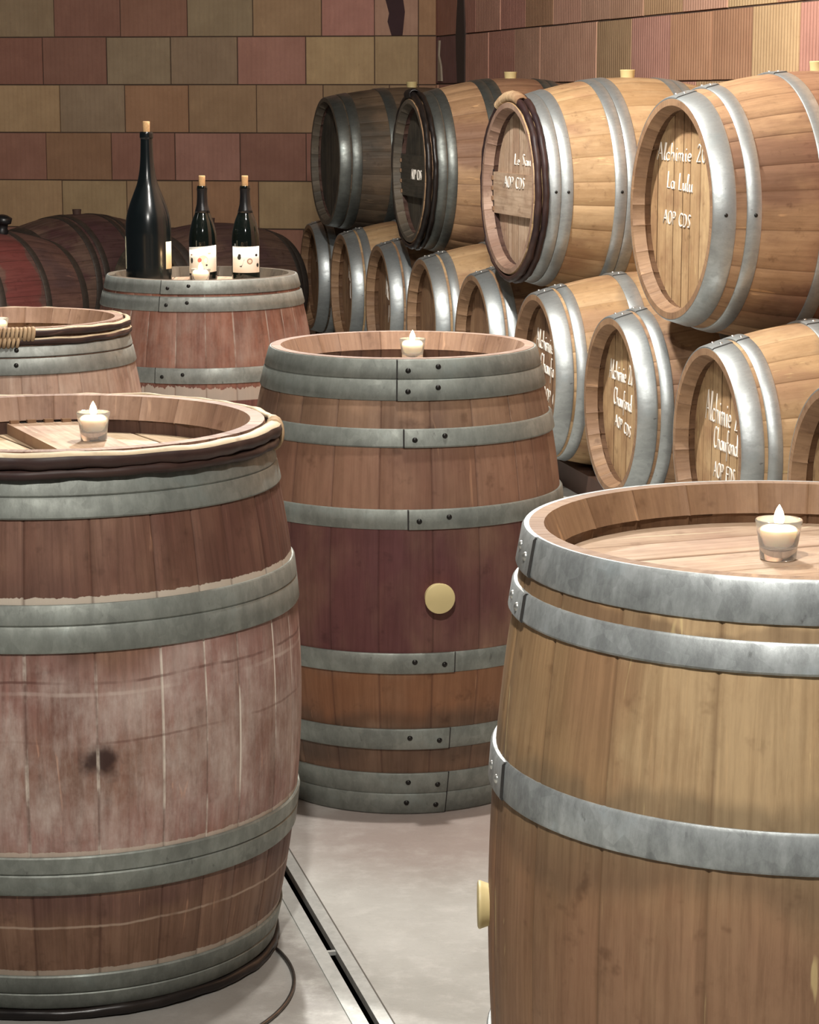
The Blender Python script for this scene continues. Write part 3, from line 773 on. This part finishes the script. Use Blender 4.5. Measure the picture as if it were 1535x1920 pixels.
UH = .97; UR = .335; UB = .42
def upper(lab, pos, a, st, hd_, chm, crz, ds, seed, steel, rolls=(), txt=None, bar=None, lapang=PI/2-.1, rh=UR, rb=UB, nails=(), recess=.057, chime=.036, riv=2, rsp=.05):
    rt, Bq, h, ri = barrel(lab, UH, rh, rb, (st, chm, crz, hd_), flip(UH, ds), GU, seed=seed, recess=recess, nst=24, steel=steel, lap=lapang, rivmat=M_rivet_bright, headrot=0., nb=9,
        rolls=rolls, bung_a=PI/2, bungkw=dict(rad=.03, out=.032), chime=chime, rivets=riv, rivsp=rsp, nails=nails)
    if bar: crossbar(Bq, UH-recess, ri, bar[0], bar[1], .022, hd_, rt)
    if txt: writing(txt, h, UH-recess+.001)
    lie(rt, UH, pos, a); return rt, Bq, h
upper('upper lying barrel with three chalked lines on its pale head, nearest of its row', (.797, 7.18, 1.112), A_ROW+.05, W_oak2, Hd_oak, Ch_oak, Cr_oak,
      [(.0, .066), (.096, .138), (.315, .36)], 201, M_steel_rack, nails=(.0,),
      txt=[('Alchimie 20', -.25, .145, .054, 1.45, 0), ('La Lulu', -.163, .06, .052, 1.22, -.035), ('AOP CDS', -.19, -.05, .04, 1.4, -.03)])
dbl = [(.052, .094), (.0955, .138), (.29, .334), (.3355, .38)]
r2, B2, h2 = upper('upper lying barrel with crossbar on its head and pale lashing on its dark rim', (.373, 8.992, 1.102), A_ROW+.05, W_oak, Hd_dusty, Ch_warm, Cr_dark, dbl, 203, M_steel_rack,
      rolls=[(UH-.013, .026, .026, [M_bark, M_bark]), (UH-.039, .022, .024, [M_bark, M_bark])], bar=(-.105, .055), nails=(.0,), rh=.325, lapang=PI)
binding(B2, UH-.02, PI/2-.35, PI/2+.45, .03, .04, M_lightbark, r2, R)
writing([('Le Sau', -.08, .088, .042, 1.6, 0)], h2, UH-.057+.001)
writing([('AOP CDS', -.14, .0, .042, 1.5, 0)], h2, UH-.057+.0235)
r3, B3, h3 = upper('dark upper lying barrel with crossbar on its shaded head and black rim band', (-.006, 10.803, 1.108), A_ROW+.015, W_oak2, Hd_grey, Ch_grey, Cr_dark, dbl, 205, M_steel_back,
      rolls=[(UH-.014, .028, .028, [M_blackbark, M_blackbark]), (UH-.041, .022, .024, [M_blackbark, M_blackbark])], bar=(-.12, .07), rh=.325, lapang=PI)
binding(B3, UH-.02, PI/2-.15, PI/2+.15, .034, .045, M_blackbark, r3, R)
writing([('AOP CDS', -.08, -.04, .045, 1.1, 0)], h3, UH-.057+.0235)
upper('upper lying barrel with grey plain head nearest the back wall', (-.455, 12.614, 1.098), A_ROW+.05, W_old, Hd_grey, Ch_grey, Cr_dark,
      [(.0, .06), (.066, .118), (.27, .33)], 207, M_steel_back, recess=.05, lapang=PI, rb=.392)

# barrels against the back wall
GB = 'dark wine stained barrels lying in the back left corner'
for (lab, mid, zc, rb2, rh2, st, seed, ds) in (
    ('dark lying barrel with bright red painted belly band at the left edge', (-2.17, 11.66), .395, .395, .315, W_bg1, 301, [(.0, .055), (.30, .34)]),
    ('dark purple lying barrel rising behind the magnum bottle, its bung on top', (-1.895, 13.34), .39, .39, .31, W_bg2, 303, [(.0, .055), (.27, .31), (.33, .37)]),
    ('dark purple lying barrel seen between and behind the two small bottles', (-1.105, 12.98), .375, .375, .30, W_bg3, 305, [(.0, .055), (.06, .1)])):
    a = math.radians(49 if seed != 305 else 47); H = .93
    rt, Bq, h, ri = barrel(lab, H, rh2, rb2, (st, Ch_grey, Cr_dark, Hd_oak2), flip(H, ds), GB, seed=seed, steel=M_steel_rust, rivets=0, bung_a=PI/2, bungkw=dict(rad=.026, out=.03, mat=simple('dark_bung', (82, 60, 52), .7)), lap=PI)
    lie(rt, H, (mid[0]-math.cos(a)*H/2, mid[1]-math.sin(a)*H/2, zc), a)
    if seed == 301:
        # black fermentation valve on the shoulder of this barrel
        bm = bmesh.new(); zl = H*.40; d = Vector((.26, 1, 0)).normalized()
        M = Matrix.Translation(d*(Bq.r(zl)-.006)+Vector((0, 0, zl))) @ d.to_track_quat('Z', 'Y').to_matrix().to_4x4()
        lathe(bm, [(.03, 0), (.034, .02), (.026, .03), (.026, .055), (.04, .06), (.042, .085), (.02, .095), (0, .096)], 24, M=M)
        obj('valve_cap', bm, M_darkrub, rt)

# ------------------------------------------------------------------ bottles
M_gl_black = NT('dark_bottle_glass'); M_gl_black.b.inputs['Base Color'].default_value = (*lin((14, 20, 18)), 1); M_gl_black.b.inputs['Roughness'].default_value = .06; M_gl_black.b.inputs['IOR'].default_value = 1.52; M_gl_black = M_gl_black.m
M_gl_matt = NT('frosted_dark_glass'); M_gl_matt.b.inputs['Base Color'].default_value = (*lin((16, 22, 24)), 1); M_gl_matt.b.inputs['Roughness'].default_value = .22; M_gl_matt = M_gl_matt.m
M_paper = simple('label_paper', (246, 244, 236), .7, 0, .02); M_cream = simple('cream_label', (236, 228, 196), .7, 0, .03)
M_ink = simple('label_ink', (44, 46, 44), .7); M_red = simple('label_red', (226, 120, 104), .7); M_brn = simple('label_brown', (178, 142, 118), .7); M_yel = simple('label_cream_tint', (240, 228, 206), .7)
def prof_r(prof, z):
    for (r0, z0), (r1, z1) in zip(prof, prof[1:]):
        if z0 <= z <= z1: return r0+(r1-r0)*(z-z0)/max(z1-z0, 1e-6)
    return prof[-1][0]
def bottle(lab, pos, prof, gm, cork, labels, motifs=(), rot=0., capm=None, cap_z=None):
    root = empty('wine_bottle', lab, 'bottle', 'wine bottles on the barrel'); root.location = pos; root.rotation_euler = (0, 0, rot)
    sm = []
    pts = [Vector((a, b, 0)) for a, b in prof]
    for i in range(len(prof)-1):
        p0 = pts[max(i-1, 0)]; p1 = pts[i]; p2 = pts[i+1]; p3 = pts[min(i+2, len(prof)-1)]
        sub = 5 if (prof[i+1][1]-prof[i][1]) > .012 else 1
        for k in range(sub):
            u = k/sub
            q = .5*((2*p1)+(-p0+p2)*u+(2*p0-5*p1+4*p2-p3)*u*u+(-p0+3*p1-3*p2+p3)*u**3) if sub > 1 else p1
            sm.append((max(q.x, 0), q.y))
    sm.append(prof[-1]); bm = bmesh.new(); lathe(bm, sm, 56); obj('glass_body', bm, gm, root)
    ztop = prof[-1][1]
    if cap_z:
        bm = bmesh.new(); pr = [(prof_r(prof, z)+.0012, z) for z in [cap_z+(ztop-cap_z)*k/10 for k in range(10)]]
        pr = [(pr[0][0]-.001, pr[0][1])]+pr; lathe(bm, pr, 40); obj('capsule', bm, capm, root)
    bm = bmesh.new(); cr, ch = cork
    lathe(bm, [(cr*.93, ztop-.012), (cr*.96, ztop), (cr, ztop+ch*.6), (cr, ztop+ch-.0015), (cr*.93, ztop+ch), (0, ztop+ch)], 24); o = obj('cork', bm, M_cork, root); o.data.set_sharp_from_angle(angle=math.radians(45))
    def sheet(bm, a0, a1, z0, z1, d, mi=0, tilt=0., n=24):
        rr = prof_r(prof, (z0+z1)/2)+d; g = []
        for i in range(n+1):
            a = a0+(a1-a0)*i/n; off = tilt*rr*(a-(a0+a1)/2)
            g.append([bm.verts.new((q*math.cos(a), q*math.sin(a), z+off)) for q, z in ((rr, z0), (rr, z1), (rr-d*.9, z1), (rr-d*.9, z0))])
        for i in range(n):
            for k in range(4): quad(bm, [g[i][k], g[i+1][k], g[i+1][(k+1) % 4], g[i][(k+1) % 4]], mi)
        quad(bm, g[0][::-1], mi); quad(bm, g[-1], mi)
    for (a0, a1, z0, z1, m, tilt, mot) in labels:
        bm = bmesh.new(); sheet(bm, a0, a1, z0, z1, .0008, 0, tilt)
        rr = prof_r(prof, (z0+z1)/2)+.0011
        for (kind, x, z, s1, s2, mi) in mot:       # printed marks: x in metres round the label, z from its foot
            ac = (a0+a1)/2 + x/rr; zc = z0+z
            def pt(u, w): return (rr*math.cos(ac+u/rr), rr*math.sin(ac+u/rr), zc+w+tilt*(x+u))
            if kind == 'dot':
                c = bm.verts.new(pt(0, 0)); ring = [bm.verts.new(pt(s1*math.cos(2*PI*i/16), s2*math.sin(2*PI*i/16))) for i in range(16)]
                for i in range(16): quad(bm, [c, ring[i], ring[(i+1) % 16]], mi)
            elif kind == 'ring':
                A = [bm.verts.new(pt(s1*math.cos(2*PI*i/20), s1*math.sin(2*PI*i/20))) for i in range(20)]; Bq = [bm.verts.new(pt(s2*math.cos(2*PI*i/20), s2*math.sin(2*PI*i/20))) for i in range(20)]
                for i in range(20): quad(bm, [A[i], A[(i+1) % 20], Bq[(i+1) % 20], Bq[i]], mi)
            elif kind == 'wedge':
                quad(bm, [bm.verts.new(pt(-s1, -s2)), bm.verts.new(pt(-s1*.2, -s2*1.15)), bm.verts.new(pt(s1, s2)), bm.verts.new(pt(s1*.9, s2*.95))], mi)
        obj('label', bm, [m, M_ink, M_red, M_brn, M_yel], root)
    return root
zD = .937-.03+.0008
S = .1
mag = [(r_*1.0, z_*.975) for r_, z_ in [(0, 0.004), (.052, 0), (.0655, .004), (.0675, .012), (.0675, .12), (.0675, .16), (.064, .2), (.055, .235), (.043, .268), (.031, .30), (.0235, .335), (.0195, .375), (.0178, .42), (.0176, .435), (.0195, .438), (.0195, .452), (.0180, .456)]]
bottle('tall black magnum wine bottle with cork, leftmost on the bottle barrel', (-.773, 6.92, zD), mag, M_gl_matt, (.0105, .03),
       [(-.62, -.1, .045, .125, M_cream, 0, ()), (-PI+.1, -PI+.33, .045, .14, M_cream, 0, ())])
sml = [(0, .004), (.03, 0), (.0405, .003), (.0418, .01), (.0418, .1), (.0418, .125), (.039, .15), (.0315, .18), (.022, .205), (.0158, .228), (.0142, .25), (.0138, .268), (.0152, .27), (.0152, .281), (.014, .284)]
cx2 = [(-.63, 'dark wine bottle with red dotted white label, behind the small candle'), (-.5, 'dark wine bottle with black marks on its white label, rightmost on the barrel')]
FR = -PI/2
bottle(cx2[0][1], (-.619, 7.0, zD), sml, M_gl_black, (.0098, .03), [(FR-1.25, FR+1.2, .028, .106, M_paper, .06,
       [('dot', .002, .036, .016, .016, 4), ('dot', -.008, .038, .0065, .0065, 2), ('dot', -.036, .038, .005, .0085, 1), ('dot', .013, .022, .003, .003, 1), ('dot', .022, .056, .006, .003, 4), ('dot', -.037, .055, .004, .002, 3)])], cap_z=.205, capm=M_darkrub, rot=.05)
bottle(cx2[1][1], (-.491, 7.0, zD), sml, M_gl_black, (.0098, .03), [(FR-1.08, FR+1.28, .028, .106, M_paper, 0,
       [('dot', -.022, .045, .006, .0065, 1), ('dot', -.021, .051, .0048, .0048, 1), ('wedge', -.013, .029, .008, .011, 1), ('ring', .011, .034, .009, .0052, 3), ('dot', .011, .034, .004, .004, 4), ('dot', .034, .052, .005, .004, 1), ('dot', .040, .022, .006, .006, 1)])], cap_z=.205, capm=M_darkrub)

# ------------------------------------------------------------------ tealights
M_cup = glass('clear_glass', (252, 252, 250), .04, .86)
M_wax = NT('candle_wax'); M_wax.b.inputs['Base Color'].default_value = (*lin((250, 240, 222)), 1); M_wax.b.inputs['Roughness'].default_value = .4; M_wax.b.inputs['Subsurface Weight'].default_value = .6; M_wax.b.inputs['Subsurface Radius'].default_value = (.02, .014, .008); M_wax.b.inputs['Subsurface Scale'].default_value = .5; M_wax = M_wax.m
M_flame = emis('flame', (1., .72, .38), 26)
M_wick = simple('wick', (30, 24, 20), .9)
def tealight(lab, pos, h=.05, rt=.029, rbm=.0225):
    root = empty('tealight_holder', lab, 'candle', 'glass tealights burning on barrels'); root.location = pos
    bm = bmesh.new(); tb = h*.3
    lathe(bm, [(0, .0015), (rbm*.6, .0012), (rbm*.9, 0), (rbm, .002), (rbm*1.04, tb), (rt*.94, h*.78), (rt, h-.0015), (rt-.001, h), (rt-.0025, h-.0015), (rt*.94-.0025, h*.78), (rbm*1.0-.001, tb+.004), (rbm*.8, tb), (0, tb-.001)], 48)
    obj('glass_cup', bm, M_cup, root)
    bm = bmesh.new(); w0 = tb+.0025; w1 = h*.74; ra = rbm*.93; rb3 = rt*.94-.0042
    lathe(bm, [(0, w0), (ra*.9, w0), (ra, w0+.002), (rb3, w1), (rb3-.002, w1+.0008), (0, w1)], 40); o = obj('wax', bm, M_wax, root)
    bm = bmesh.new(); tube(bm, [(0, 0, w1-.002), (.0004, 0, w1+.005), (.001, 0, w1+.009)], .0008, 6); obj('wick', bm, M_wick, root)
    bm = bmesh.new(); zb = w1+.006
    lathe(bm, [(0, zb-.002), (.0045, zb+.001), (.0064, zb+.006), (.0062, zb+.011), (.0045, zb+.017), (.002, zb+.022), (0, zb+.025)], 20); obj('flame', bm, M_flame, root)
    lt = bpy.data.lights.new('flame_light', 'POINT'); lt.energy = .1; lt.color = (1, .62, .3); lt.shadow_soft_size = .006
    lo = bpy.data.objects.new('flame_light', lt); C.objects.link(lo); lo.location = Vector(pos)+Vector((0, 0, w1+.045))
    return root
tealight('glass tealight burning on the crossbar of the front left barrel', (-.5438, 3.9654, .9232-.066+.0206))
tealight('glass tealight burning on the tall centre barrel', (.0065, 5.06, .9447-.056+.0006))
tealight('glass tealight burning on the light oak barrel at the front right', (.4517, 2.7956, .9569-.052+.0006))
tealight('glass tealight burning in front of the middle bottle', (-.612, 6.83, zD+.0006))
tealight('glass tealight at the left edge on the barrel with lashed wooden bands', (-1.03, 5.80, .92-.058+.0006))

# loose hoop on the floor
bm = bmesh.new(); pts = []
for i in range(73):
    a = math.radians(-150+176*i/72); pts.append((.367*math.cos(a), .367*math.sin(a), .004))
tube(bm, pts, .0034, 8)
o = obj('loose_hoop', bm, galv('worn_wire', (112, 108, 104), .9, .25)); o.location = (-.56, 3.676, 0)
tag(o, 'thin dark metal hoop lying on the floor at the foot of the front left barrel', 'hoop')

# ------------------------------------------------------------------ lamps
M_lampmetal = simple('lamp_enamel', (60, 62, 60), .5, .3)
M_bulb = emis('lamp_bulb', (1., .93, .8), 30)
def lamp(lab, loc, energy, size=.12, col=(1, .96, .9)):
    root = empty('pendant_lamp', lab, 'lamp', 'pendant lamps above the aisle'); root.location = loc
    bm = bmesh.new(); lathe(bm, [(.02, .16), (.05, .15), (.07, .1), (.17, .03), (.175, .025), (.165, .028), (.06, .095), (.0, .1)], 40); obj('lamp_shade', bm, M_lampmetal, root)
    bm = bmesh.new(); tube(bm, [(0, 0, .15), (0, 0, 3.95-loc[2])], .006, 8); obj('cord', bm, M_darkrub, root)
    bm = bmesh.new(); lathe(bm, [(0, -.03), (.028, -.018), (.036, .01), (.03, .04), (.018, .07), (0, .09)], 24); obj('bulb', bm, M_bulb, root)
    lt = bpy.data.lights.new('lamp_light', 'POINT'); lt.energy = energy; lt.color = col; lt.shadow_soft_size = size
    lo = bpy.data.objects.new('lamp_light', lt); C.objects.link(lo); lo.location = Vector(loc)+Vector((0, 0, -.18))
lamp('pendant lamp nearest the camera, above the front barrels', (-.15, 1.2, 3.3), 300, .06)
lamp('pendant lamp above the drain between the front barrels', (.12, 4.5, 3.3), 180, .06)
lamp('pendant lamp above the aisle beside the stacked barrels', (-.42, 7.2, 3.3), 385, .06)

w = bpy.data.worlds.new('World'); bpy.context.scene.world = w; w.use_nodes = True
w.node_tree.nodes['Background'].inputs[0].default_value = (.9, .95, 1, 1); w.node_tree.nodes['Background'].inputs[1].default_value = .03

# ------------------------------------------------------------------ camera
cd = bpy.data.cameras.new('Camera'); cam = bpy.data.objects.new('Camera', cd); C.objects.link(cam)
cam.location = (0, 0, 1.4705); cam.rotation_euler = (PI/2-.1792, 0, 0)
cd.sensor_fit = 'VERTICAL'; cd.sensor_height = 36; cd.lens = 4358.94/1920*36; cd.clip_start = .05
sc = bpy.context.scene; sc.camera = cam
vs = sc.view_settings; vs.view_transform = 'Standard'; vs.look = 'None'; vs.gamma = 1; vs.use_curve_mapping = False; vs.exposure = 0.4
